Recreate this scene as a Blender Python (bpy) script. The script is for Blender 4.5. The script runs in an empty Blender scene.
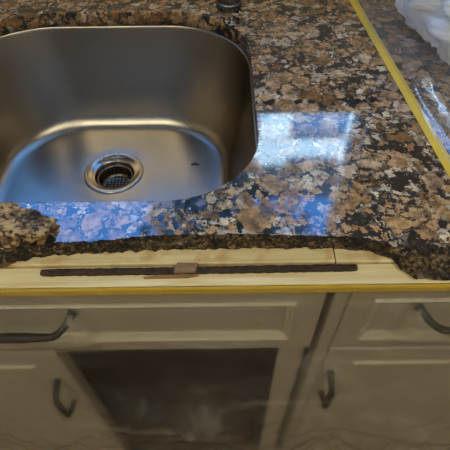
import bpy, bmesh, math, random
from mathutils import Vector, Matrix, noise

random.seed(7)
S = bpy.context.scene
C = S.collection
R = math.radians
CT = 0.93                      # height of the worktop surface above the floor (m)

# ------------------------------------------------------------------ camera
cam_d = bpy.data.cameras.new('camera')
cam = bpy.data.objects.new('camera', cam_d)
C.objects.link(cam)
cam_d.sensor_fit = 'HORIZONTAL'
cam_d.sensor_width = 36.0
cam_d.lens = 36.0 * 441.0 / 450.0
cam_d.clip_start = 0.02
PITCH, ROLL, YAW = 50.0, 0.7, 0.0
fw = Vector((math.sin(R(YAW)) * math.cos(R(PITCH)), math.cos(R(YAW)) * math.cos(R(PITCH)), -math.sin(R(PITCH))))
rt = fw.cross(Vector((0, 0, 1))).normalized()
upv = rt.cross(fw)
M3 = Matrix((rt, upv, -fw)).transposed() @ Matrix.Rotation(R(-ROLL), 3, 'Z')
cam.matrix_world = Matrix.Translation((0, -0.245, CT + 0.36)) @ M3.to_4x4()
S.camera = cam

# ------------------------------------------------------------------ sky, sun, exposure
W = bpy.data.worlds.new('sky'); S.world = W; W.use_nodes = True
wn = W.node_tree; wn.nodes.clear()
tcw = wn.nodes.new('ShaderNodeTexCoord')                     # clear blue sky, paler towards the horizon
sxyz = wn.nodes.new('ShaderNodeSeparateXYZ')
skr = wn.nodes.new('ShaderNodeValToRGB')
skr.color_ramp.elements[0].position = 0.0; skr.color_ramp.elements[0].color = (0.36, 0.58, 0.85, 1)
skr.color_ramp.elements[1].position = 0.7; skr.color_ramp.elements[1].color = (0.075, 0.30, 0.88, 1)
bg = wn.nodes.new('ShaderNodeBackground'); bg.inputs['Strength'].default_value = 9.0
wo = wn.nodes.new('ShaderNodeOutputWorld')
wn.links.new(tcw.outputs['Generated'], sxyz.inputs[0]); wn.links.new(sxyz.outputs['Z'], skr.inputs[0])
wn.links.new(skr.outputs[0], bg.inputs[0]); wn.links.new(bg.outputs[0], wo.inputs[0])

sd = bpy.data.lights.new('sun', 'SUN'); sd.energy = 38.0; sd.angle = R(0.6); sd.color = (0.66, 0.86, 1.0)
sun = bpy.data.objects.new('sun', sd); C.objects.link(sun)
sun.rotation_euler = Vector((0.25, 0.75, -0.8)).to_track_quat('-Z', 'Y').to_euler()   # from behind the house onto the neighbour's wall
sun.location = (-2, -6, 8)

S.view_settings.view_transform = 'Standard'
S.view_settings.look = 'None'
S.view_settings.gamma = 1.0
S.view_settings.use_curve_mapping = False
S.view_settings.exposure = 0.0

CEIL_W = 11.5                  # watts of each warm ceiling downlight

# ------------------------------------------------------------------ helpers
def link(o, parent=None):
    C.objects.link(o)
    if parent is not None:
        o.parent = parent
    return o

def mesh_obj(name, verts, faces, mat, parent=None, smooth=False):
    me = bpy.data.meshes.new(name)
    me.from_pydata([tuple(v) for v in verts], [], faces)
    me.update()
    if smooth:
        me.polygons.foreach_set('use_smooth', [True] * len(me.polygons))
    for m in (mat if isinstance(mat, (list, tuple)) else [mat]):
        me.materials.append(m)
    return link(bpy.data.objects.new(name, me), parent)

def bm_obj(name, bm, mat, parent=None, smooth=False):
    bmesh.ops.recalc_face_normals(bm, faces=bm.faces)
    me = bpy.data.meshes.new(name)
    bm.to_mesh(me); bm.free()
    if smooth:
        me.polygons.foreach_set('use_smooth', [True] * len(me.polygons))
    for m in (mat if isinstance(mat, (list, tuple)) else [mat]):
        me.materials.append(m)
    return link(bpy.data.objects.new(name, me), parent)

def box_bm(bm, x0, x1, y0, y1, z0, z1, bev=0.0):
    g = bmesh.ops.create_cube(bm, size=1.0)
    for v in g['verts']:
        v.co = Vector(((x0 + x1) / 2 + v.co.x * (x1 - x0), (y0 + y1) / 2 + v.co.y * (y1 - y0), (z0 + z1) / 2 + v.co.z * (z1 - z0)))
    if bev > 0:
        es = list({e for v in g['verts'] for e in v.link_edges})
        bmesh.ops.bevel(bm, geom=es, offset=bev, segments=2, affect='EDGES', profile=0.5)

def box(name, x0, x1, y0, y1, z0, z1, mat, parent=None, bev=0.0):
    bm = bmesh.new()
    box_bm(bm, x0, x1, y0, y1, z0, z1, bev)
    return bm_obj(name, bm, mat, parent)

def lathe(name, prof, cx, cy, cz, mat, parent=None, n=48, smooth=True):
    vs, fs = [], []
    for r, z in prof:
        for i in range(n):
            a = 2 * math.pi * i / n
            vs.append((cx + r * math.cos(a), cy + r * math.sin(a), cz + z))
    for k in range(len(prof) - 1):
        for i in range(n):
            j = (i + 1) % n
            fs.append((k * n + i, k * n + j, (k + 1) * n + j, (k + 1) * n + i))
    if prof[-1][0] > 0 and prof[-1][0] < 0.002:
        fs.append(tuple((len(prof) - 1) * n + i for i in range(n)))
    o = mesh_obj(name, vs, fs, mat, parent, smooth)
    return o

def tube(name, pts, rad, mat, parent=None, n=12):
    pts = [Vector(p) for p in pts]
    vs, fs = [], []
    up = Vector((0.3, 0.2, 0.93)).normalized()
    for i, p in enumerate(pts):
        t = (pts[min(i + 1, len(pts) - 1)] - pts[max(i - 1, 0)]).normalized()
        a = t.cross(up).normalized(); b = t.cross(a).normalized()
        up = -b if b.dot(up) < 0 else b
        a = t.cross(up).normalized(); b = up
        for k in range(n):
            q = 2 * math.pi * k / n
            vs.append(p + (a * math.cos(q) + b * math.sin(q)) * rad[i])
    for i in range(len(pts) - 1):
        for k in range(n):
            l = (k + 1) % n
            fs.append((i * n + k, i * n + l, (i + 1) * n + l, (i + 1) * n + k))
    fs.append(tuple(range(n))); fs.append(tuple((len(pts) - 1) * n + k for k in range(n)))
    bm = bmesh.new()
    bv = [bm.verts.new(v) for v in vs]
    for f in fs:
        bm.faces.new([bv[i] for i in f])
    return bm_obj(name, bm, mat, parent, True)

def empty(name, loc):
    e = bpy.data.objects.new(name, None)
    e.location = loc
    e.empty_display_size = 0.05
    return link(e)

def adopt(root, *kids):                       # parent at the thing's base, keeping the places
    for k in kids:
        k.parent = root
        k.matrix_parent_inverse = Matrix.Translation(-root.location)

def tag(o, label, cat, group=None):
    o['label'] = label; o['category'] = cat
    if group:
        o['group'] = group
    return o

def structure(o):
    o['kind'] = 'structure'
    return o

def fbm(p, oct=4):
    return noise.fractal(Vector(p), 1.0, 2.0, oct)

def interp(tab, x):
    if x <= tab[0][0]:
        return tab[0][1]
    for (a, b), (c, d) in zip(tab, tab[1:]):
        if x <= c:
            return b + (d - b) * (x - a) / (c - a)
    return tab[-1][1]

# ------------------------------------------------------------------ materials
def new_mat(name):
    m = bpy.data.materials.new(name); m.use_nodes = True
    return m, m.node_tree, m.node_tree.nodes['Principled BSDF']

def N(nt, kind, **kw):
    n = nt.nodes.new(kind)
    for k, v in kw.items():
        if k in n.inputs:
            n.inputs[k].default_value = v
        else:
            setattr(n, k, v)
    return n

def ramp(nt, stops, interp_mode='LINEAR'):
    r = nt.nodes.new('ShaderNodeValToRGB')
    cr = r.color_ramp; cr.interpolation = interp_mode
    while len(cr.elements) < len(stops):
        cr.elements.new(0.5)
    for e, (p, c) in zip(cr.elements, stops):
        e.position = p
        e.color = (c[0], c[1], c[2], 1) if isinstance(c, (tuple, list)) else (c, c, c, 1)
    return r

def mixc(nt, fac, a, b, blend='MIX'):
    m = nt.nodes.new('ShaderNodeMix'); m.data_type = 'RGBA'; m.blend_type = blend
    for sock, v in ((m.inputs[0], fac), (m.inputs[6], a), (m.inputs[7], b)):
        if hasattr(v, 'is_linked'):
            nt.links.new(v, sock)
        elif isinstance(v, (tuple, list)):
            sock.default_value = (v[0], v[1], v[2], 1)
        else:
            sock.default_value = v
    return m.outputs[2]

def math_n(nt, op, a, b=None, clamp=False):
    m = nt.nodes.new('ShaderNodeMath'); m.operation = op; m.use_clamp = clamp
    for i, v in enumerate((a, b)):
        if v is None:
            continue
        if hasattr(v, 'is_linked'):
            nt.links.new(v, m.inputs[i])
        else:
            m.inputs[i].default_value = v
    return m.outputs[0]

def plain(name, col, rough=0.5, metal=0.0, var=0.0, scale=20.0, bump=0.0, **kw):
    m, nt, p = new_mat(name)
    p.inputs['Roughness'].default_value = rough
    p.inputs['Metallic'].default_value = metal
    for k, v in kw.items():
        p.inputs[k].default_value = v
    tc = N(nt, 'ShaderNodeTexCoord')
    nz = N(nt, 'ShaderNodeTexNoise', Scale=scale, Detail=6.0)
    nt.links.new(tc.outputs['Object'], nz.inputs['Vector'])
    lo = tuple(max(0, c * (1 - var)) for c in col); hi = tuple(min(1, c * (1 + var)) for c in col)
    r = ramp(nt, [(0.3, lo), (0.7, hi)])
    nt.links.new(nz.outputs['Fac'], r.inputs['Fac'])
    nt.links.new(r.outputs['Color'], p.inputs['Base Color'])
    if bump:
        b = N(nt, 'ShaderNodeBump', Strength=bump, Distance=0.002)
        nt.links.new(nz.outputs['Fac'], b.inputs['Height'])
        nt.links.new(b.outputs[0], p.inputs['Normal'])
    return m

def granite_colour(nt):
    """tan, pink-brown and grey clasts of all sizes packed in a blue-black matrix"""
    tc = N(nt, 'ShaderNodeTexCoord')
    co = tc.outputs['Object']
    def warp(scale, amt, src):
        wz = N(nt, 'ShaderNodeTexNoise', Scale=scale, Detail=5.0, Roughness=0.65)
        nt.links.new(co, wz.inputs['Vector'])
        sub = N(nt, 'ShaderNodeVectorMath', operation='SUBTRACT'); sub.inputs[1].default_value = (0.5, 0.5, 0.5)
        nt.links.new(wz.outputs['Color'], sub.inputs[0])
        sc = N(nt, 'ShaderNodeVectorMath', operation='SCALE'); sc.inputs['Scale'].default_value = amt
        nt.links.new(sub.outputs[0], sc.inputs[0])
        add = N(nt, 'ShaderNodeVectorMath', operation='ADD')
        nt.links.new(src, add.inputs[0]); nt.links.new(sc.outputs[0], add.inputs[1])
        return add.outputs[0]
    wco = warp(45.0, 0.032, co)
    wfi = warp(130.0, 0.020, co)
    def vor(scale, feature, vec):
        v = N(nt, 'ShaderNodeTexVoronoi', feature=feature, Scale=scale)
        nt.links.new(vec, v.inputs['Vector'])
        return v
    def sep(v):
        q = N(nt, 'ShaderNodeSeparateColor'); nt.links.new(v.outputs['Color'], q.inputs[0]); return q
    big = vor(40.0, 'F1', wco); bige = vor(40.0, 'DISTANCE_TO_EDGE', wco); sepb = sep(big)
    mid = vor(92.0, 'F1', wfi); mide = vor(92.0, 'DISTANCE_TO_EDGE', wfi); sepm = sep(mid)
    fine = vor(210.0, 'F1', wfi); sepf = sep(fine)
    fz = N(nt, 'ShaderNodeTexNoise', Scale=190.0, Detail=6.0, Roughness=0.7); nt.links.new(co, fz.inputs['Vector'])
    mz = N(nt, 'ShaderNodeTexNoise', Scale=75.0, Detail=5.0, Roughness=0.6); nt.links.new(co, mz.inputs['Vector'])
    lz = N(nt, 'ShaderNodeTexNoise', Scale=15.0, Detail=3.0); nt.links.new(co, lz.inputs['Vector'])
    clast = ramp(nt, [(0.0, (0.18, 0.095, 0.040)), (0.25, (0.31, 0.18, 0.085)), (0.5, (0.42, 0.25, 0.125)), (0.75, (0.36, 0.25, 0.165)), (1.0, (0.52, 0.38, 0.25))])
    nt.links.new(sepb.outputs[0], clast.inputs['Fac'])
    grain = ramp(nt, [(0.3, 0.45), (0.7, 1.3)]); nt.links.new(fz.outputs['Fac'], grain.inputs['Fac'])
    mot = ramp(nt, [(0.38, 0.42), (0.58, 1.15)]); nt.links.new(mz.outputs['Fac'], mot.inputs['Fac'])
    gm = mixc(nt, 1.0, grain.outputs['Color'], mot.outputs['Color'], 'MULTIPLY')
    bigcol = mixc(nt, 1.0, clast.outputs['Color'], gm, 'MULTIPLY')
    small = ramp(nt, [(0.0, (0.010, 0.010, 0.015)), (0.38, (0.018, 0.018, 0.026)), (0.42, (0.24, 0.13, 0.055)), (0.66, (0.45, 0.265, 0.13)), (0.84, (0.36, 0.32, 0.27)), (1.0, (0.62, 0.51, 0.37))])
    nt.links.new(sepm.outputs[0], small.inputs['Fac'])
    smallcol = mixc(nt, 1.0, small.outputs['Color'], grain.outputs['Color'], 'MULTIPLY')
    dark = ramp(nt, [(0.0, (0.007, 0.007, 0.011)), (0.66, (0.02, 0.02, 0.03)), (0.8, (0.09, 0.075, 0.065)), (1.0, (0.24, 0.18, 0.13))])
    nt.links.new(sepf.outputs[0], dark.inputs['Fac'])
    fzs = math_n(nt, 'MULTIPLY', math_n(nt, 'SUBTRACT', fz.outputs['Fac'], 0.5), 0.42)
    lzs = math_n(nt, 'MULTIPLY', math_n(nt, 'SUBTRACT', lz.outputs['Fac'], 0.5), 0.42)
    be = math_n(nt, 'SUBTRACT', math_n(nt, 'ADD', math_n(nt, 'ADD', bige.outputs['Distance'], fzs), lzs), 0.06)
    me = math_n(nt, 'SUBTRACT', math_n(nt, 'ADD', mide.outputs['Distance'], math_n(nt, 'ADD', fzs, lzs)), 0.05)
    bm_ = math_n(nt, 'MULTIPLY', be, 34.0, True)
    mm_ = math_n(nt, 'MULTIPLY', me, 24.0, True)
    isbig = math_n(nt, 'MULTIPLY', math_n(nt, 'GREATER_THAN', sepb.outputs[1], 0.40), bm_)
    base = mixc(nt, mm_, dark.outputs['Color'], smallcol)
    rim = math_n(nt, 'MULTIPLY', math_n(nt, 'MULTIPLY', math_n(nt, 'ADD', be, 0.085), 26.0, True), math_n(nt, 'GREATER_THAN', sepb.outputs[1], 0.40))
    base = mixc(nt, math_n(nt, 'MULTIPLY', rim, 0.85), base, dark.outputs['Color'])
    col = mixc(nt, isbig, base, bigcol)
    return col, fz, co

def make_granite(name='polished_granite', rough=0.06, ior=1.68):
    m, nt, p = new_mat(name)
    col, fz, co = granite_colour(nt)
    nt.links.new(col, p.inputs['Base Color'])
    p.inputs['Roughness'].default_value = rough
    p.inputs['IOR'].default_value = ior
    return m

def make_broken():
    m, nt, p = new_mat('broken_granite')
    col, fz, co = granite_colour(nt)
    dz = N(nt, 'ShaderNodeTexNoise', Scale=55.0, Detail=6.0, Roughness=0.7); nt.links.new(co, dz.inputs['Vector'])
    r = ramp(nt, [(0.44, (0.012, 0.010, 0.009)), (0.56, (0.035, 0.023, 0.014)), (0.66, (0.13, 0.08, 0.04)), (0.8, (0.30, 0.19, 0.10))])
    nt.links.new(dz.outputs['Fac'], r.inputs['Fac'])
    sz = N(nt, 'ShaderNodeTexNoise', Scale=260.0, Detail=4.0, Roughness=0.6); nt.links.new(co, sz.inputs['Vector'])
    sr = ramp(nt, [(0.42, 0.08), (0.58, 1.25)]); nt.links.new(sz.outputs['Fac'], sr.inputs['Fac'])
    nt.links.new(mixc(nt, 1.0, mixc(nt, 0.35, r.outputs['Color'], col), sr.outputs['Color'], 'MULTIPLY'), p.inputs['Base Color'])
    p.inputs['Roughness'].default_value = 0.85
    b = N(nt, 'ShaderNodeBump', Strength=0.9, Distance=0.003); nt.links.new(fz.outputs['Fac'], b.inputs['Height'])
    nt.links.new(b.outputs[0], p.inputs['Normal'])
    return m

def make_chunk_mat():
    m, nt, p = new_mat('broken_granite_tan')
    col, fz, co = granite_colour(nt)
    dz = N(nt, 'ShaderNodeTexNoise', Scale=48.0, Detail=6.0, Roughness=0.65); nt.links.new(co, dz.inputs['Vector'])
    r = ramp(nt, [(0.40, (0.012, 0.010, 0.010)), (0.46, (0.14, 0.085, 0.045)), (0.54, (0.42, 0.29, 0.15)), (0.8, (0.58, 0.43, 0.24))])
    nt.links.new(dz.outputs['Fac'], r.inputs['Fac'])
    sz = N(nt, 'ShaderNodeTexNoise', Scale=190.0, Detail=4.0, Roughness=0.6); nt.links.new(co, sz.inputs['Vector'])
    sr = ramp(nt, [(0.40, 0.10), (0.50, 1.0)]); nt.links.new(sz.outputs['Fac'], sr.inputs['Fac'])
    nt.links.new(mixc(nt, 1.0, r.outputs['Color'], sr.outputs['Color'], 'MULTIPLY'), p.inputs['Base Color'])
    p.inputs['Roughness'].default_value = 0.8
    b = N(nt, 'ShaderNodeBump', Strength=0.9, Distance=0.003); nt.links.new(fz.outputs['Fac'], b.inputs['Height'])
    nt.links.new(b.outputs[0], p.inputs['Normal'])
    return m

def make_steel(name, col=(0.40, 0.365, 0.32), rough=0.37, stretch=(4, 4, 4)):
    m, nt, p = new_mat(name)
    nt.nodes.remove(p)
    p = N(nt, 'ShaderNodeBsdfGlossy', distribution='BECKMANN')
    nt.links.new(p.outputs[0], nt.nodes['Material Output'].inputs[0])
    tc = N(nt, 'ShaderNodeTexCoord')
    mp = N(nt, 'ShaderNodeMapping'); mp.inputs['Scale'].default_value = stretch
    nz = N(nt, 'ShaderNodeTexNoise', Scale=12.0, Detail=5.0)
    nt.links.new(tc.outputs['Object'], mp.inputs[0]); nt.links.new(mp.outputs[0], nz.inputs['Vector'])
    r = ramp(nt, [(0.3, tuple(c * 0.98 for c in col)), (0.7, tuple(min(1, c * 1.02) for c in col))])
    nt.links.new(nz.outputs['Fac'], r.inputs['Fac']); nt.links.new(r.outputs[0], p.inputs['Color'])
    rr = ramp(nt, [(0.3, rough * 0.97), (0.7, rough * 1.03)])
    nt.links.new(nz.outputs['Fac'], rr.inputs['Fac']); nt.links.new(rr.outputs[0], p.inputs['Roughness'])
    return m

def make_wood(name, a, b, stain=None):
    m, nt, p = new_mat(name)
    tc = N(nt, 'ShaderNodeTexCoord')
    mp = N(nt, 'ShaderNodeMapping'); mp.inputs['Scale'].default_value = (3, 60, 60)
    nz = N(nt, 'ShaderNodeTexNoise', Scale=3.0, Detail=6.0)
    nt.links.new(tc.outputs['Object'], mp.inputs[0]); nt.links.new(mp.outputs[0], nz.inputs['Vector'])
    r = ramp(nt, [(0.3, a), (0.7, b)]); nt.links.new(nz.outputs['Fac'], r.inputs['Fac'])
    col = r.outputs[0]
    if stain:
        sz = N(nt, 'ShaderNodeTexNoise', Scale=38.0, Detail=5.0); nt.links.new(tc.outputs['Object'], sz.inputs['Vector'])
        sr = ramp(nt, [(0.52, 0.0), (0.66, 0.6)]); nt.links.new(sz.outputs['Fac'], sr.inputs['Fac'])
        col = mixc(nt, sr.outputs[0], col, stain)
    nt.links.new(col, p.inputs['Base Color'])
    p.inputs['Roughness'].default_value = 0.6
    return m

def make_film(name, blur=0.3, milk=0.12, gloss_r=0.16, tint=(0.86, 0.84, 0.80), gloss=0.02, wisp=2.0):
    """thin cloudy polythene: mostly clear, a little scattering, a sheen"""
    m = bpy.data.materials.new(name); m.use_nodes = True
    nt = m.node_tree; nt.nodes.clear()
    out = N(nt, 'ShaderNodeOutputMaterial')
    tr = N(nt, 'ShaderNodeBsdfTransparent'); tr.inputs[0].default_value = (0.97, 0.965, 0.955, 1)
    rf = N(nt, 'ShaderNodeBsdfRefraction', IOR=1.05, Roughness=0.75); rf.inputs[0].default_value = (0.97, 0.965, 0.955, 1)
    df = N(nt, 'ShaderNodeBsdfDiffuse'); df.inputs[0].default_value = (*tint, 1)
    tl = N(nt, 'ShaderNodeBsdfTranslucent'); tl.inputs[0].default_value = (*tint, 1)
    gl = N(nt, 'ShaderNodeBsdfGlossy', Roughness=gloss_r)
    lw = N(nt, 'ShaderNodeLayerWeight', Blend=0.5)
    fr = N(nt, 'ShaderNodeMath', operation='MULTIPLY_ADD')
    pw = math_n(nt, 'POWER', lw.outputs['Facing'], 4.0)
    nt.links.new(pw, fr.inputs[0]); fr.inputs[1].default_value = 0.50; fr.inputs[2].default_value = gloss
    tc = N(nt, 'ShaderNodeTexCoord')
    mp = N(nt, 'ShaderNodeMapping'); mp.inputs['Rotation'].default_value = (0, R(38), 0); mp.inputs['Scale'].default_value = (1.0, 1.0, 3.2)
    nt.links.new(tc.outputs['Object'], mp.inputs[0])
    nz = N(nt, 'ShaderNodeTexNoise', Scale=5.0, Detail=6.0, Roughness=0.62, Distortion=0.8); nt.links.new(mp.outputs[0], nz.inputs['Vector'])
    rr = ramp(nt, [(0.42, milk * 0.6), (0.56, milk * 2.0), (0.72, milk * wisp)]); nt.links.new(nz.outputs['Fac'], rr.inputs['Fac'])
    m1 = N(nt, 'ShaderNodeMixShader'); m1.inputs[0].default_value = blur
    nt.links.new(tr.outputs[0], m1.inputs[1]); nt.links.new(rf.outputs[0], m1.inputs[2])
    m2 = N(nt, 'ShaderNodeMixShader'); m2.inputs[0].default_value = 0.4
    nt.links.new(df.outputs[0], m2.inputs[1]); nt.links.new(tl.outputs[0], m2.inputs[2])
    m3 = N(nt, 'ShaderNodeMixShader')
    nt.links.new(rr.outputs[0], m3.inputs[0]); nt.links.new(m1.outputs[0], m3.inputs[1]); nt.links.new(m2.outputs[0], m3.inputs[2])
    m4 = N(nt, 'ShaderNodeMixShader')
    nt.links.new(fr.outputs[0], m4.inputs[0]); nt.links.new(m3.outputs[0], m4.inputs[1]); nt.links.new(gl.outputs[0], m4.inputs[2])
    nt.links.new(m4.outputs[0], out.inputs[0])
    return m

GRANITE = make_granite()
BROKEN = make_broken()
CHUNK = make_chunk_mat()
CUT = make_granite('sawn_granite', 0.4, 1.4)
STEEL = make_steel('brushed_steel')
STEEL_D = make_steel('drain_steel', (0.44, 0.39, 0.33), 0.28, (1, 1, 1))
STEEL_B = make_steel('shaded_basket_steel', (0.16, 0.13, 0.10), 0.35, (1, 1, 1))  # darkened steel: shade of the deep-set basket is put into the colour
CHROME = make_steel('smoked_chrome', (0.16, 0.165, 0.18), 0.25, (1, 1, 1))
PAINT = plain('greige_cabinet_paint', (0.34, 0.315, 0.26), 0.42, var=0.05, scale=9)
BEAD = plain('highlighted_moulding_paint', (0.50, 0.46, 0.36), 0.4, var=0.05, scale=9)  # lighter than the cabinet paint: the bead's highlights are put into the colour
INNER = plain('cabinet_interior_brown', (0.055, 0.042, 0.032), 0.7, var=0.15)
BLACK = plain('dark_iron_handle', (0.010, 0.0095, 0.010), 0.55, 0.0, var=0.2, scale=60)
PINE = make_wood('pale_pine', (0.58, 0.48, 0.28), (0.74, 0.65, 0.42))
PINE2 = make_wood('stained_pine', (0.54, 0.45, 0.26), (0.70, 0.61, 0.40), (0.38, 0.21, 0.07))
RUST = plain('rusted_iron', (0.040, 0.026, 0.020), 0.85, 0.2, var=0.6, scale=160, bump=0.8)
CHIP = make_wood('brown_wood_chip', (0.14, 0.075, 0.032), (0.27, 0.16, 0.075))
TAPE = plain('yellow_masking_tape', (0.62, 0.44, 0.05), 0.55, var=0.08, scale=40)
FILM = make_film('cloudy_film', 0.46, 0.022, 0.2, gloss=0.022, wisp=10.0)
FILM2 = make_film('clear_film', 0.05, 0.06, 0.10, (0.80, 0.84, 0.92), 0.09)
BAGM = make_film('white_bag_film', 0.3, 0.60, 0.25, (0.88, 0.90, 0.96))
WALLP = plain('wall_paint', (0.46, 0.42, 0.36), 0.7, var=0.04, scale=4)
CEILP = plain('ceiling_paint', (0.72, 0.70, 0.66), 0.8, var=0.03, scale=4)
FLOORM = make_wood('floor_boards', (0.16, 0.09, 0.05), (0.26, 0.16, 0.09))
TRIM = plain('window_trim_paint', (0.70, 0.69, 0.66), 0.4, var=0.03)
SPECK = plain('dark_grit', (0.03, 0.025, 0.02), 0.8)
SIDING = plain('pale_siding', (0.10, 0.20, 0.36), 0.7, var=0.05, scale=3)
WHITEB = plain('white_trim_board', (0.85, 0.86, 0.86), 0.6, var=0.03, scale=3)
SHINGLE = plain('dark_shingles', (0.035, 0.035, 0.04), 0.9, var=0.4, scale=8)

def glass_mat():
    m = bpy.data.materials.new('window_glass'); m.use_nodes = True
    nt = m.node_tree; nt.nodes.clear()
    out = N(nt, 'ShaderNodeOutputMaterial')
    tr = N(nt, 'ShaderNodeBsdfTransparent'); tr.inputs[0].default_value = (0.96, 0.975, 0.97, 1)
    gl = N(nt, 'ShaderNodeBsdfGlossy', Roughness=0.0)
    lw = N(nt, 'ShaderNodeLayerWeight', Blend=0.5)
    fr = N(nt, 'ShaderNodeMath', operation='MULTIPLY_ADD')
    nt.links.new(math_n(nt, 'POWER', lw.outputs['Facing'], 5.0), fr.inputs[0]); fr.inputs[1].default_value = 0.92; fr.inputs[2].default_value = 0.04
    mx = N(nt, 'ShaderNodeMixShader')
    nt.links.new(fr.outputs[0], mx.inputs[0]); nt.links.new(tr.outputs[0], mx.inputs[1]); nt.links.new(gl.outputs[0], mx.inputs[2])
    nt.links.new(mx.outputs[0], out.inputs[0])
    return m
GLASS = glass_mat()

# ------------------------------------------------------------------ room shell
WY = 0.70                       # inner face of the wall behind the sink
X0, X1, Y0 = -2.0, 2.0, -3.0
HZ = 2.5
WX0, WX1, WZ0, WZ1 = -0.78, 0.385, CT + 0.312, 1.97
structure(box('floor', X0 - .15, X1 + .15, Y0 - .15, WY + .15, -0.1, 0.0, FLOORM))
structure(box('ceiling', X0 - .15, X1 + .15, Y0 - .15, WY + .15, HZ, HZ + 0.15, CEILP))
structure(box('wall_left', X0 - .15, X0, Y0, WY, 0.0, HZ, WALLP))
structure(box('wall_right', X1, X1 + .15, Y0, WY, 0.0, HZ, WALLP))
structure(box('wall_front', X0 - .15, X1 + .15, Y0 - .15, Y0, 0.0, HZ, WALLP))
bm = bmesh.new()
xs = [X0 - .15, WX0, WX1, X1 + .15]; zs = [0.0, WZ0, WZ1, HZ]
for i in range(3):
    for k in range(3):
        if i == 1 and k == 1:
            continue
        box_bm(bm, xs[i], xs[i + 1], WY, WY + .14, zs[k], zs[k + 1])
bmesh.ops.remove_doubles(bm, verts=bm.verts, dist=1e-5)
structure(bm_obj('wall_back', bm, WALLP))

win = structure(empty('window_1', ((WX0 + WX1) / 2, WY + .07, WZ0)))
bm = bmesh.new()
fwid = 0.035
box_bm(bm, WX0, WX0 + fwid, WY + .05, WY + .11, WZ0, WZ1); box_bm(bm, WX1 - .012, WX1, WY + .05, WY + .11, WZ0, WZ1)
box_bm(bm, WX0 + fwid, WX1 - .012, WY + .05, WY + .11, WZ0, WZ0 + .02); box_bm(bm, WX0 + fwid, WX1 - .012, WY + .05, WY + .11, WZ1 - fwid, WZ1)
fr_o = bm_obj('window_frame', bm, TRIM)
pane = box('pane', WX0 + fwid, WX1 - .012, WY + .078, WY + .082, WZ0 + .02, WZ1 - fwid, GLASS)
sill = box('window_sill', WX0 - .03, WX1 + .03, WY - .02, WY + .05, WZ0 - .018, WZ0 - .0005, TRIM, bev=.003)
adopt(win, fr_o, pane, sill)

# warm downlights in the ceiling
for i, (lx, ly) in enumerate(((-0.75, -0.75), (0.75, -0.75), (-0.75, -2.1), (0.75, -2.1))):
    t = empty('ceiling_downlight', (lx, ly, HZ))
    ring = lathe('trim_ring', [(0.055, 0.0), (0.058, -0.006), (0.075, -0.006), (0.08, 0.0)], lx, ly, HZ, TRIM, n=32)
    dm, nt, p = new_mat('downlight_lens')
    p.inputs['Emission Color'].default_value = (1.0, 0.80, 0.56, 1); p.inputs['Emission Strength'].default_value = 6.0
    lens = lathe('lens', [(0.055, -0.002), (0.03, -0.003), (0.001, -0.003)], lx, ly, HZ, dm, n=32)
    ld = bpy.data.lights.new('downlight_lamp', 'AREA'); ld.shape = 'DISK'; ld.size = 0.11
    ld.energy = CEIL_W; ld.color = (1.0, 0.91, 0.64)
    lo = link(bpy.data.objects.new('downlight_lamp', ld)); lo.location = (lx, ly, HZ - 0.012)
    adopt(t, ring, lens, lo)
    tag(t, 'round recessed ceiling downlight, ' + ('near the window on the left', 'near the window on the right', 'at the back of the room on the left', 'at the back of the room on the right')[i], 'light', 'ceiling downlights')

# ------------------------------------------------------------------ neighbour's house seen in the worktop's reflection
nb = empty('neighbour_house', (0, 4.2, 0))
kids = [box('house_wall', -4.0, 5.0, 4.2, 4.4, 0.0, 4.62, SIDING)]
kids.append(box('corner_board', 0.45, 0.82, 4.15, 4.199, 0.0, 4.615, WHITEB))
kids.append(box('corner_board', 1.52, 1.70, 4.15, 4.199, 0.0, 4.615, WHITEB))
kids.append(box('corner_board', -2.2, -1.85, 4.15, 4.199, 0.0, 4.615, WHITEB))
kids.append(box('frieze_board', -4.0, 5.0, 4.14, 4.199, 4.14, 4.42, WHITEB))
vs = [(-4.3, 4.10, 4.62), (5.3, 4.10, 4.62), (5.3, 5.6, 6.75), (-4.3, 5.6, 6.75), (-4.3, 7.3, 4.62), (5.3, 7.3, 4.62)]
kids.append(mesh_obj('roof', vs, [(0, 1, 2, 3), (3, 2, 5, 4), (0, 3, 4), (1, 5, 2), (0, 4, 5, 1)], SHINGLE))
adopt(nb, *kids)
tag(nb, 'pale sided house with white trim and dark roof beyond the window', 'house')

# unseen tree added so that its crown covers part of the reflected sky
BARK = plain('tree_bark', (0.06, 0.045, 0.035), 0.9, var=0.3, scale=12)
LEAF = plain('tree_leaf', (0.025, 0.05, 0.018), 0.7, var=0.4, scale=3)
tree = empty('sky_cover_tree', (-0.35, 2.75, 0.0))
trunk = tube('trunk', [(-0.35, 2.75, 0.0), (-0.36, 2.74, 1.6), (-0.30, 2.75, 2.8), (-0.15, 2.75, 3.7), (-0.02, 2.76, 4.5)], [0.09, 0.07, 0.055, 0.035, 0.012], BARK)
rl = random.Random(3)
vs, fs = [], []
for i in range(2600):
    d = Vector((rl.gauss(0, 1), rl.gauss(0, 1), rl.gauss(0, 1))).normalized() * (rl.random() ** 0.45)
    p = Vector((0.02 + d.x * 0.94, 2.75 + d.y * 0.7, 4.33 + d.z * 0.66))
    a = Vector((rl.gauss(0, 1), rl.gauss(0, 1), rl.gauss(0, 1))).normalized(); b = a.cross(Vector((rl.gauss(0, 1), rl.gauss(0, 1), 0.3))).normalized()
    L, w = rl.uniform(0.05, 0.085), rl.uniform(0.016, 0.028)
    k = len(vs)
    vs += [p - a * L, p + b * w + Vector((0, 0, .006)), p + a * L, p - b * w + Vector((0, 0, .006))]
    fs.append((k, k + 1, k + 2, k + 3))
crown = mesh_obj('crown', vs, fs, LEAF); crown['kind'] = 'stuff'
adopt(tree, trunk, crown)
tag(tree, 'unseen leafy tree added beyond the window to cover part of the reflected sky', 'tree')

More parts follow.
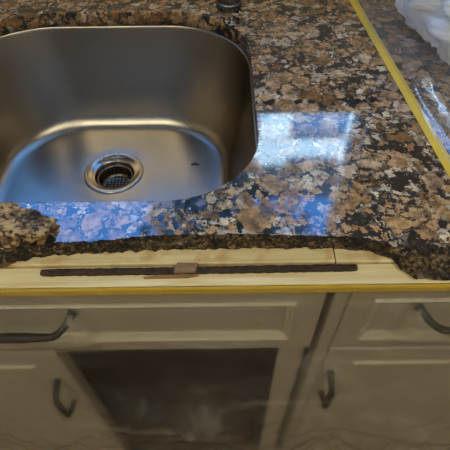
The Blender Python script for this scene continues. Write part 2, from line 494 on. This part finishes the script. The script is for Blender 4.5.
# ------------------------------------------------------------------ granite worktop with the sink cut-out and broken front edge
TH = 0.025                      # slab thickness
TOPE = [(-0.80, 0.012), (-0.33, 0.016), (-0.230, 0.026), (-0.175, 0.033), (-0.129, 0.035), (-0.078, 0.041), (-0.026, 0.042), (0.026, 0.042),
        (0.068, 0.039), (0.119, 0.037), (0.150, 0.034), (0.164, 0.028), (0.173, 0.023), (0.187, 0.020), (0.229, 0.022), (0.30, 0.019), (0.80, 0.015)]
BOTE = [(-0.80, -0.004), (-0.33, 0.0), (-0.265, 0.012), (-0.238, 0.023), (-0.219, 0.031), (-0.189, 0.038), (-0.136, 0.0405), (-0.082, 0.043), (-0.011, 0.044), (0.071, 0.044),
        (0.125, 0.0425), (0.157, 0.038), (0.177, 0.028), (0.183, 0.014), (0.196, 0.003), (0.231, 0.000), (0.80, -0.003)]
SX0, SX1, SY0, SY1 = -0.455, 0.044, 0.094, 0.560      # sink opening
RF, RB = 0.115, 0.150                               # corner radii, front and back

def outline(off, n=14, grow=0.0):
    x0, x1, y0, y1 = SX0 + off, SX1 - off, SY0 + off, SY1 - off
    pts = []
    rb, rf = RB - off + grow, RF - off + grow * 0.6
    for cx, cy, r, a0 in ((x1 - rb, y1 - rb, rb, 0), (x0 + rb, y1 - rb, rb, 90), (x0 + rf, y0 + rf, rf, 180), (x1 - rf, y0 + rf, rf, 270)):
        for i in range(n + 1):
            a = R(a0 + 90 * i / n)
            pts.append((cx + r * math.cos(a), cy + r * math.sin(a)))
    out = []                                          # subdivide the straight runs
    for i, p in enumerate(pts):
        q = pts[(i + 1) % len(pts)]
        out.append(p)
        if (i + 1) % (n + 1) == 0:
            for k in range(1, 8):
                out.append((p[0] + (q[0] - p[0]) * k / 8, p[1] + (q[1] - p[1]) * k / 8))
    return out

def build_worktop():
    bm = bmesh.new()
    xs = []
    x = -0.80
    while x < 0.80 - 1e-6:
        xs.append(x)
        x += 0.0018 if -0.30 < x < 0.30 else 0.01
    xs.append(0.80)
    rows = 10
    strip = []
    for xx in xs:
        yt = interp(TOPE, xx) + 0.003; yb = interp(BOTE, xx) + 0.0015
        jag = 0.0022 * fbm((xx * 90, 0, 0)) + 0.0012 * fbm((xx * 300, 3, 0), 2)
        col = []
        for k in range(rows + 1):
            t = k / rows
            y = yt + (yb - yt) * (t ** 1.15) + jag * (1 - t) + 0.0016 * fbm((xx * 70, 9, 0)) * t
            z = -TH * t
            if 0 < k:
                y += 0.0030 * fbm((xx * 110, z * 160, 5.0)) + (-0.0015 if t > 0.2 else 0)
                if k < rows:
                    z += 0.0011 * fbm((xx * 140, z * 200, 11.0))
            else:
                z -= 0.0
            col.append(bm.verts.new((xx, y, CT + z)))
        strip.append(col)
    for a, b in zip(strip, strip[1:]):
        for k in range(rows):
            f = bm.faces.new((a[k], b[k], b[k + 1], a[k + 1]))
            f.material_index = 1
            f.smooth = False
    bt = [bm.verts.new((xs[0], WY - .002, CT)), bm.verts.new((xs[-1], WY - .002, CT))]
    bb = [bm.verts.new((xs[0], WY - .002, CT - TH)), bm.verts.new((xs[-1], WY - .002, CT - TH))]
    rings = []
    for off, z in ((-0.0010, 0.0), (-0.0003, -0.0003), (0.0, -0.0010), (0.0, -TH)):
        rings.append([bm.verts.new((p[0], p[1], CT + z)) for p in outline(off)])
    n = len(rings[0])
    for a, b in zip(rings, rings[1:]):
        for i in range(n):
            f = bm.faces.new((a[i], a[(i + 1) % n], b[(i + 1) % n], b[i])); f.smooth = True; f.material_index = 2
    def edges_of(loop):
        es = []
        for i in range(len(loop)):
            u, v = loop[i], loop[(i + 1) % len(loop)]
            e = bm.edges.get((u, v)) or bm.edges.new((u, v))
            es.append(e)
        return es
    top = [c[0] for c in strip] + [bt[1], bt[0]]
    bot = [c[-1] for c in strip] + [bb[1], bb[0]]
    bmesh.ops.triangle_fill(bm, use_beauty=True, use_dissolve=False, edges=edges_of(top) + edges_of(rings[0]))
    bmesh.ops.triangle_fill(bm, use_beauty=True, use_dissolve=False, edges=edges_of(bot) + edges_of(rings[-1]))
    bm.faces.new((bt[0], bt[1], bb[1], bb[0]))
    for s, i in ((strip[0], 0), (strip[-1], 1)):
        bm.faces.new(list(s) + [bb[i], bt[i]])
    o = bm_obj('granite_worktop', bm, [GRANITE, BROKEN, CUT])
    return o
top = build_worktop()
tag(top, 'polished brown granite worktop with a snapped off front edge', 'worktop')

# ------------------------------------------------------------------ undermount sink
DX, DY, DR = -0.213, 0.382, 0.0555
FL = -0.220
sink = empty('undermount_sink', ((SX0 + SX1) / 2, (SY0 + SY1) / 2, CT + FL))
def build_bowl():
    prof = [(-0.022, -TH - .0004), (-0.0002, -TH - .0004), (0.0008, -TH - .0010), (0.0014, -TH - .0024), (0.0020, -TH - 0.006)]
    zt = -TH - 0.006; zb = FL + 0.026
    for k in range(1, 9):
        t = k / 8
        prof.append((0.0020 + 0.0302 * t, zt + (zb - zt) * t))
    r = 0.026
    for k in range(1, 9):
        a = R(90 * k / 8)
        prof.append((0.0322 + r * (1 - math.cos(a)), zb - r * math.sin(a)))
    last = prof[-1][0]
    vs = []
    def gr(z):
        return 0.034 * min(1.0, max(0.0, (-z - TH) / (-FL - TH)))
    for off, z in prof:
        vs += [Vector((p[0], p[1], CT + z)) for p in outline(off, grow=gr(z))]
    n = len(outline(0))
    base = outline(last, grow=gr(FL))
    steps = 12
    for k in range(1, steps + 1):
        t = k / steps
        for p in base:
            d = Vector((p[0] - DX, p[1] - DY)); u = d.normalized() * DR * 0.98
            q = d * (1 - t) + u * t
            vs.append(Vector((DX + q.x, DY + q.y, CT + FL - 0.004 * t - 0.0015 * max(0, t - 0.85) / 0.15)))
    nr = len(prof) + steps
    fs = []
    for a in range(nr - 1):
        for i in range(n):
            j = (i + 1) % n
            fs.append((a * n + i, (a + 1) * n + i, (a + 1) * n + j, a * n + j))
    return mesh_obj('bowl', vs, fs, STEEL, None, True)
bowl = build_bowl()
DZ = CT + FL - 0.0045
flange = lathe('drain_flange', [(0.057, -0.0025), (0.0565, 0.0008), (0.0535, 0.0016), (0.049, 0.0010), (0.0455, -0.0018), (0.041, -0.0042), (0.0385, -0.0048), (0.0372, -0.0068), (0.0365, -0.040)], DX, DY, DZ, STEEL_D, n=64)
basket = empty('strainer_basket', (DX, DY, DZ - 0.034))
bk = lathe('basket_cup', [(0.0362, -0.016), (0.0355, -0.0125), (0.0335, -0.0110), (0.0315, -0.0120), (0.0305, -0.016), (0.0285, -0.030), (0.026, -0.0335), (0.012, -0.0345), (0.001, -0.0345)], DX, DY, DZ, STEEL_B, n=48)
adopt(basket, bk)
hole_m = plain('drain_hole_black', (0.004, 0.004, 0.004), 0.9)
bm = bmesh.new()
for i in range(-3, 4):                                  # perforations of the cup floor
    for k in range(-3, 4):
        hx, hy = i * 0.0068, k * 0.0068
        if hx * hx + hy * hy < 0.0225 ** 2:
            bmesh.ops.create_circle(bm, cap_ends=True, segments=10, radius=0.0026, matrix=Matrix.Translation((DX + hx, DY + hy, DZ - 0.0338 + 0.0006 * ((hx * hx + hy * hy) > 0.016 ** 2))))
for i in range(26):                                     # and of its wall
    a = 2 * math.pi * i / 26
    for zz, rr in ((-0.0195, 0.0294), (-0.0255, 0.0286)):
        mt = Matrix.Translation((DX + rr * math.cos(a), DY + rr * math.sin(a), DZ + zz)) @ Matrix.Rotation(a, 4, 'Z') @ Matrix.Rotation(R(90), 4, 'Y')
        bmesh.ops.create_circle(bm, cap_ends=True, segments=8, radius=0.0021, matrix=mt)
holes = bm_obj('perforations', bm, hole_m); holes['kind'] = 'stuff'
adopt(basket, holes)
tail = lathe('tailpipe', [(0.0366, -0.04), (0.03, -0.05), (0.021, -0.055), (0.021, -0.18)], DX, DY, DZ, STEEL_D, n=32)
adopt(sink, bowl, flange, tail)
basket.parent = sink; basket.matrix_parent_inverse = Matrix.Translation(-sink.location)
tag(sink, 'stainless steel undermount sink with rounded corners and a round drain', 'sink')

bm = bmesh.new()
for (a, b, c, d) in ((-0.004, 0.004, 0.0012, 20), (0.001, 0.003, 0.0010, -35)):
    g = bmesh.ops.create_icosphere(bm, subdivisions=2, radius=1.0)
    for v in g['verts']:
        v.co = Matrix.Rotation(R(d), 3, 'Z') @ Vector((v.co.x * 0.0065, v.co.y * 0.0022, v.co.z * 0.0012)) + Vector((a, 0.001 * b, 0))
        v.co *= 1 + 0.2 * noise.noise(v.co * 400)
        v.co += Vector((-0.055, 0.398, CT + FL - 0.0002))
sp = bm_obj('grit_flake', bm, SPECK)
tag(sp, 'tiny dark flake lying on the floor of the steel sink', 'debris')

# ------------------------------------------------------------------ soap dispenser at the back corner of the sink
sx, sy = 0.012, 0.573
soap = empty('soap_dispenser', (sx, sy, CT))
p1 = lathe('base_ring', [(0.001, 0.0), (0.0225, 0.0), (0.0232, 0.002), (0.0232, 0.010), (0.0222, 0.012), (0.0205, 0.0128)], sx, sy, CT, CHROME, n=40)
p2 = lathe('body', [(0.0205, 0.0125), (0.0200, 0.014), (0.0195, 0.030), (0.016, 0.036), (0.0095, 0.040), (0.0085, 0.075), (0.0115, 0.078), (0.0115, 0.090), (0.009, 0.094), (0.001, 0.095)], sx, sy, CT, CHROME, n=40)
p3 = tube('spout', [(sx, sy, CT + .084), (sx - .03, sy - .012, CT + .086), (sx - .06, sy - .026, CT + .083), (sx - .07, sy - .031, CT + .076)], [0.006, 0.0055, 0.005, 0.0045], CHROME)
adopt(soap, p1, p2, p3)
tag(soap, 'dark metal soap dispenser standing behind the sink corner', 'soap dispenser')

# ------------------------------------------------------------------ wood under the lost edge, reinforcing bar, wood chip
PT = CT - TH - 0.0006           # top of the rear board
def board(name, x0, x1, y0, y1, z0, z1, mat, seed, sag=0.0):
    bm = bmesh.new()
    nx = 60
    ring = [(y0, z0), (y0, z1 - .0012), (y0 + .0012, z1), (y1 - .0012, z1), (y1, z1 - .0012), (y1, z0)]
    cols = []
    for i in range(nx + 1):
        x = x0 + (x1 - x0) * i / nx
        cols.append([bm.verts.new((x, y + (0.0008 * fbm((x * 25, seed, k)) if k < 3 else 0), z - (0.0004 * abs(fbm((x * 30, seed, 7 + k))) if k in (1, 2, 3, 4) else 0))) for k, (y, z) in enumerate(ring)])
    for a, b in zip(cols, cols[1:]):
        for k in range(6):
            l = (k + 1) % 6
            bm.faces.new((a[k], b[k], b[l], a[l]))
    bm.faces.new(cols[0]); bm.faces.new(cols[-1][::-1])
    return bm_obj(name, bm, mat)
rear = board('wooden_board', -0.60, 0.117, 0.0262, 0.085, PT - 0.018, PT, PINE2, 1)
tag(rear, 'pale rust-stained wooden strip tucked under the broken granite edge', 'board')
rear2 = board('wooden_board', 0.1185, 0.60, 0.0262, 0.085, PT - 0.018, PT - .0004, PINE2, 4)
tag(rear2, 'short pale board end right of a butt joint under the granite', 'board')
front = board('wooden_board', -0.60, 0.60, 0.0006, 0.0250, PT - 0.0065, PT - 0.0030, PINE, 2)
tag(front, 'cream wooden strip along the cabinet front carrying the rusty bar', 'board')

bm = bmesh.new()
cols = []
nx = 150
for i in range(nx + 1):
    x = -0.194 + (0.1385 + 0.194) * i / nx
    ring = []
    for k in range(10):
        a = 2 * math.pi * k / 10 + 0.3
        rr = 1 + 0.16 * fbm((x * 160, math.cos(a) * 2, math.sin(a) * 2), 3)
        e = 1.0 if 0 < i < nx else 0.75
        ring.append(bm.verts.new((x, 0.0172 + 0.0044 * math.cos(a) * rr * e + 0.0008 * math.sin(x * 9), PT - 0.003 + 0.0027 + 0.0028 * math.sin(a) * rr * e)))
    cols.append(ring)
for a, b in zip(cols, cols[1:]):
    for k in range(10):
        bm.faces.new((a[k], b[k], b[(k + 1) % 10], a[(k + 1) % 10]))
bm.faces.new(cols[0]); bm.faces.new(cols[-1][::-1])
rod = bm_obj('reinforcing_bar', bm, RUST)
tag(rod, 'long dark rusty iron bar lying on the exposed wood', 'bar')

bm = bmesh.new()
def chip_part(x0, x1, y0, y1, z0, z1, skew):
    g = bmesh.ops.create_cube(bm, size=1.0)
    bmesh.ops.subdivide_edges(bm, edges=list({e for v in g['verts'] for e in v.link_edges}), cuts=3, use_grid_fill=True)
    for v in bm.verts:
        if v.tag:
            continue
        v.tag = True
        t = v.co.x + .5
        v.co = Vector((x0 + (x1 - x0) * t + skew * v.co.y, y0 + (y1 - y0) * (v.co.y + .5), z0 + (z1 - z0) * (v.co.z + .5)))
        v.co += Vector((0.0012 * fbm(v.co * 180), 0.0008 * fbm(v.co * 200 + Vector((3, 0, 0))), 0.0004 * fbm(v.co * 220)))
chip_part(-0.052, -0.030, 0.0115, 0.0225, PT + 0.0027, PT + 0.0060, 0.003)
ch = bm_obj('wood_chip', bm, CHIP)
tag(ch, 'small brown wood chip resting across the rusty bar', 'wood chip')
bm = bmesh.new()
for v in bm.verts: v.tag = False
chip_part(-0.080, -0.034, 0.0088, 0.0118, PT - 0.0028, PT - 0.0004, 0.012)
ch2 = bm_obj('wood_splinter', bm, CHIP)
tag(ch2, 'thin brown splinter of wood in front of the rusty bar', 'wood chip')

# ------------------------------------------------------------------ cabinets
def panel_front(name, x0, x1, z0, z1, yf, th, frame, parent_root):
    """door or drawer front with a flat frame, a raised bead and a recessed field"""
    def rings(prof, cap=True, mat=PAINT, nm=name):
        vs, fs = [], []
        for ins, y in prof:
            vs += [(x0 + ins, y, z0 + ins), (x1 - ins, y, z0 + ins), (x1 - ins, y, z1 - ins), (x0 + ins, y, z1 - ins)]
        for k in range(len(prof) - 1):
            for i in range(4):
                j = (i + 1) % 4
                fs.append((k * 4 + i, k * 4 + j, (k + 1) * 4 + j, (k + 1) * 4 + i))
        if cap:
            e = (len(prof) - 1) * 4
            fs.append((e, e + 1, e + 2, e + 3)); fs.append((3, 2, 1, 0))
        bm = bmesh.new()
        bv = [bm.verts.new(v) for v in vs]
        for f in fs:
            bm.faces.new([bv[i] for i in f])
        return bm_obj(nm, bm, mat)
    o = rings([(0, yf + th), (0, yf + .0025), (.0008, yf + .0008), (.0025, yf), (frame, yf), (frame + .004, yf + .006), (frame + .016, yf + .006), (frame + .020, yf + .0045)])
    m = rings([(frame - .0035, yf + .0005), (frame - .003, yf - .0018), (frame - .0015, yf - .0036), (frame + .0005, yf - .0018), (frame + .0015, yf + .0012), (frame + .0030, yf + .0006), (frame + .0050, yf + .0012), (frame + .0062, yf + .0060)], False, BEAD, 'moulding')
    m.parent = o
    adopt(parent_root, o)
    return o

def pull(cx, cz, yf, half, vertical, parent):
    """black iron bar pull with a bulged grip and two bowed ends"""
    pts, rad = [], []
    K = 40
    for i in range(K + 1):
        t = -1 + 2 * i / K
        a = abs(t)
        s = math.copysign(min(1.0, 1 - max(0, (1 - a)) * 0.0) * a, t)
        depth = 0.027 * (1 - max(0.0, (a - 0.62) / 0.38) ** 2.2)
        w = t * half * (1.0 if a < 0.62 else 1.0) 
        r = 0.0042 + 0.0016 * max(0, 1 - (a / 0.55) ** 2) + (0.0010 if 0.54 < a < 0.60 else 0) + (0.0012 if a > 0.95 else 0)
        rise = 0.008 * max(0.0, (a - 0.62) / 0.38) ** 2
        pts.append((cx + w, yf - depth, cz + rise) if not vertical else (cx, yf - depth, cz + w))
        rad.append(r)
    o = tube('handle', pts, rad, BLACK)
    o['label'] = 'dark iron bar pull'
    o.parent = parent
    return o

ZB = CT - 0.83                  # underside of doors
DT = 0.020                      # door thickness; door faces lie at y = 0
def cabinet(name, x0, x1, label):
    root = empty(name, ((x0 + x1) / 2, 0.3, 0.0))
    zt = PT - 0.0215
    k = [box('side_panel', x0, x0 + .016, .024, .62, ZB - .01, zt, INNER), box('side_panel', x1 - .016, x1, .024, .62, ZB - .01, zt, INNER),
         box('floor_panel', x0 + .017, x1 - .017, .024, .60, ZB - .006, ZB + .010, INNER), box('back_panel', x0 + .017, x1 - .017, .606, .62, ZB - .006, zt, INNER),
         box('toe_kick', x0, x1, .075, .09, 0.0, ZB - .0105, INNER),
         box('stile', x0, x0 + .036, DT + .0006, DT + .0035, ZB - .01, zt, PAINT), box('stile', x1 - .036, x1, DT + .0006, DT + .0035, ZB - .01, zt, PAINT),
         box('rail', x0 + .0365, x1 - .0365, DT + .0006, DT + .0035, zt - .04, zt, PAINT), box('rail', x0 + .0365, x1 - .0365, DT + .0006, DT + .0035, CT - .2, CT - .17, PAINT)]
    adopt(root, *k)
    tag(root, label, 'cabinet')
    return root

cab1 = cabinet('sink_cabinet', -0.535, 0.1095, 'greige sink cabinet under the basin with one door off and a dark opening')
ff = panel_front('false_front', -0.519, 0.1085, CT - .182, CT - .0335, 0.0, DT, 0.034, cab1)
pull(-0.233, CT - .088, 0.0, 0.062, False, ff)
dl = panel_front('door', -0.519, -0.224, ZB, CT - .187, 0.0, DT, 0.042, cab1)
pull(-0.248, CT - .325, 0.0, 0.046, True, dl)

cab2 = cabinet('drawer_cabinet', 0.1175, 0.60, 'greige cabinet right of the sink opening with a drawer above a door')
filler = box('filler_strip', 0.1178, 0.1338, 0.002, DT, ZB, CT - .0335, PAINT, bev=.0008); adopt(cab2, filler)
df_ = panel_front('drawer_front', 0.1345, 0.497, CT - .182, CT - .0335, 0.0, DT, 0.030, cab2)
pull(0.288, CT - .083, 0.0, 0.075, False, df_)
dr = panel_front('door', 0.1345, 0.497, ZB, CT - .187, 0.0, DT, 0.042, cab2)
pull(0.148, CT - .300, 0.0, 0.042, True, dr)

# ------------------------------------------------------------------ yellow tape
def tape_strip(name, pts, wid, nrm_axis, mat, label, thick=0.0004):
    """pts: centre line; ribbon wid wide; nrm_axis 'y' (stuck on the cabinet front) or 'z' (stuck on the worktop)"""
    bm = bmesh.new(); cols = []
    for i, (x, y, z) in enumerate(pts):
        e = 0.0005 * fbm((i * 0.4, 2, 0))
        if nrm_axis == 'y':
            q = [(x, y, z - wid / 2 + e), (x, y, z + wid / 2 + e), (x, y - thick, z + wid / 2 + e), (x, y - thick, z - wid / 2 + e)]
        else:
            a = Vector(pts[min(i + 1, len(pts) - 1)]) - Vector(pts[max(i - 1, 0)]); s = Vector((a.y, -a.x, 0)).normalized() * wid / 2
            q = [(x - s.x + e, y - s.y, z), (x + s.x + e, y + s.y, z), (x + s.x + e, y + s.y, z + thick), (x - s.x + e, y - s.y, z + thick)]
        cols.append([bm.verts.new(v) for v in q])
    for a, b in zip(cols, cols[1:]):
        for k in range(4):
            bm.faces.new((a[k], b[k], b[(k + 1) % 4], a[(k + 1) % 4]))
    bm.faces.new(cols[0]); bm.faces.new(cols[-1][::-1])
    o = bm_obj(name, bm, mat)
    return tag(o, label, 'tape')
tape_strip('masking_tape', [(-0.55 + 1.1 * i / 80, -0.0028, CT - 0.0338) for i in range(81)], 0.0128, 'y', TAPE, 'yellow masking tape running along the top of the cabinet fronts')
tape_strip('masking_tape', [(0.2415 + 0.030 * (1 - i / 40), 0.605 - 0.52 * (1 - i / 40), CT + 0.0004) for i in range(41)], 0.0148, 'z', TAPE, 'yellow masking tape running front to back across the granite worktop')

# ------------------------------------------------------------------ protective film over the cabinet fronts
FOLDS = [(0.148, -0.33, -0.12, -0.56, .011), (0.148, -0.34, 0.02, -0.66, .010), (0.148, -0.33, 0.36, -0.52, .010), (0.150, -0.30, 0.42, -0.40, .007), (0.15, -0.36, 0.26, -0.68, .010),
         (-0.248, -0.37, -0.02, -0.47, .008), (-0.248, -0.38, -0.12, -0.66, .011), (-0.248, -0.36, -0.44, -0.46, .008), (-0.22, -0.24, 0.05, -0.31, .006), (-0.10, -0.26, 0.10, -0.40, .006)]
def cabinet_film():
    nx, nz = 190, 170
    x0, x1 = -0.54, 0.56
    vs, fs = [], []
    for j in range(nz + 1):
        t = j / nz
        z = -0.031 - 0.80 * t
        for i in range(nx + 1):
            x = x0 + (x1 - x0) * i / nx
            base = 0.0036 + 0.0015 * min(1, max(0, (-z - 0.034) / 0.04))
            for hx, hz, hw in ((-0.233, -0.086, 0.062), (0.288, -0.081, 0.075)):   # tented over the pulls
                dx = max(0.0, abs(x - hx) - hw - 0.006)
                dz = max(0.0, abs(z - hz) - 0.008)
                base += 0.0292 * math.exp(-(dx / 0.03) ** 2 - (dz / (0.022 if z > hz else 0.045)) ** 2)
            loose = min(1, max(0, (-z - 0.13) / 0.20)); loose = loose * loose * (3 - 2 * loose)
            base += 0.046 * loose
            w = 0.0
            # diagonal tension creases and soft billows
            w += 0.020 * loose * (0.5 + 0.5 * fbm((x * 3.2 + z * 1.5, z * 2.5, 1.0), 3))
            u = x * 0.8 + z * 0.9; v = -x * 0.9 + z * 0.8
            w += 0.010 * loose * abs(fbm((u * 5, v * 16, 4.0), 3))
            w += 0.006 * loose * abs(fbm((u * 22, v * 7, 8.0), 3))
            w += 0.0012 * abs(fbm((x * 30, z * 12, 2.0), 3)) * min(1, (-z - .031) / .05 + .1)
            for (ax, az, bx, bz, am) in FOLDS:                      # tension folds fanning out from the pulls
                ex, ez = bx - ax, bz - az
                L2 = ex * ex + ez * ez
                t_ = ((x - ax) * ex + (z - az) * ez) / L2
                if -0.1 < t_ < 1.1:
                    dd = abs((x - ax) * ez - (z - az) * ex) / math.sqrt(L2) + 0.006 * noise.noise(Vector((x * 14, z * 14, ax * 9)))
                    w += 1.5 * am * math.exp(-(dd / (0.006 + 0.016 * max(0, t_))) ** 2) * max(0.0, 1 - abs(2 * t_ - 1) ** 3)
            vs.append((x, -base - w, CT + z))
    for j in range(nz):
        for i in range(nx):
            a = j * (nx + 1) + i
            fs.append((a, a + nx + 1, a + nx + 2, a + 1))
    return mesh_obj('plastic_film', vs, fs, FILM, None, True)
fo = cabinet_film()
tag(fo, 'cloudy clear plastic film hanging over the cabinet fronts', 'plastic film')

# film on the worktop right of the tape
def counter_film():
    nx, ny = 110, 130
    vs, fs = [], []
    for j in range(ny + 1):
        y = 0.05 + 0.60 * j / ny
        xt = 0.2715 - 0.030 * (y - 0.085) / 0.52 + 0.002
        for i in range(nx + 1):
            x = xt + 0.52 * (i / nx) ** 1.3
            s = x - xt
            z = 0.0016
            env = min(1, s / 0.02)
            z += env * (0.0025 * abs(fbm((x * 26, y * 3, 1.0), 3)) + 0.002 * abs(fbm((x * 6, y * 9, 3.0), 3)))
            for c, wd, hgt, k in ((0.012, 0.005, 0.007, 0.0), (0.034, 0.006, 0.007, 1.0), (0.062, 0.007, 0.006, 1.6)):
                cc = c + 0.004 * math.sin(y * 17 + k) + 0.03 * k * (0.35 - y)
                z += hgt * math.exp(-((s - cc) / wd) ** 2)
            if s < 1e-6:
                z = 0.0010
            vs.append((x, y, CT + z))
    for j in range(ny):
        for i in range(nx):
            a = j * (nx + 1) + i
            fs.append((a, a + 1, a + nx + 2, a + nx + 1))
    return mesh_obj('plastic_film', vs, fs, FILM2, None, True)
cf = counter_film()
tag(cf, 'clear plastic film spread on the granite right of the yellow tape', 'plastic film')

# ------------------------------------------------------------------ crumpled white plastic bag
def bag():
    bm = bmesh.new()
    bmesh.ops.create_icosphere(bm, subdivisions=6, radius=1.0)
    for v in bm.verts:
        d = v.co.normalized()
        r = 1.0 + 0.16 * fbm(d * 1.6 + Vector((4, 1, 0)), 2)
        lobes = abs(fbm(d * 2.6 + Vector((0, 7, 2)), 2))
        r += 0.30 * (0.45 - lobes)
        q = d + 0.25 * Vector((noise.noise(d * 3), noise.noise(d * 3 + Vector((9, 0, 0))), noise.noise(d * 3 + Vector((0, 9, 0)))))
        r -= 0.08 * abs(fbm(q * 3.6, 2))
        p = Vector((d.x * 0.150, d.y * 0.175, d.z * 0.075)) * r
        p.z = max(p.z, -0.045 + 0.004 * abs(noise.noise(d * 6)))
        v.co = Vector((0.440, 0.430, CT + 0.0640)) + p
    o = bm_obj('plastic_bag', bm, BAGM, None, True)
    return o
bg_o = bag()
tag(bg_o, 'crumpled translucent white plastic bag on the filmed corner of the worktop', 'plastic bag')

# ------------------------------------------------------------------ loose broken piece of granite
def chunk():
    bm = bmesh.new()
    bmesh.ops.create_icosphere(bm, subdivisions=6, radius=1.0)
    rnd = random.Random(5)
    planes = [(Vector((0, 0, 1)), 0.60), (Vector((0, 0, -1)), 0.62), (Vector((0.05, -0.99, 0.1)).normalized(), 0.66), (Vector((0, 1, 0.1)).normalized(), 0.66),
              (Vector((0.80, 0.15, 0.58)).normalized(), 0.80), (Vector((0.7, 0.7, 0.1)).normalized(), 0.80), (Vector((-1, 0, 0)), 0.9), (Vector((0.1, -0.72, 0.70)).normalized(), 0.80), (Vector((1, 0, 0)), 0.93)]
    for v in bm.verts:
        d = v.co.normalized()
        k = 1.0
        for n, h in planes:                     # cleave the lump along flat fracture planes
            c = d.dot(n)
            if c > 1e-4:
                k = min(k, h / c)
        q = d * k
        p = Vector((q.x * 0.090, q.y * 0.036, q.z * 0.0145))
        p += Vector((d.x, d.y, d.z)) * (0.0030 * fbm(p * 60, 3) + 0.0016 * fbm(p * 170, 4) - 0.0020 * max(0, fbm(Vector((p.x * 40, p.y * 90, p.z * 120)) + Vector((3, 1, 0)), 2)))
        p.z = max(p.z + 0.0086, 0.0004)
        v.co = p + Vector((-0.2640, 0.0545, CT))
    return bm_obj('granite_fragment', bm, CHUNK)
ck = chunk()
tag(ck, 'loose tan chunk of broken granite lying on the worktop edge', 'stone')
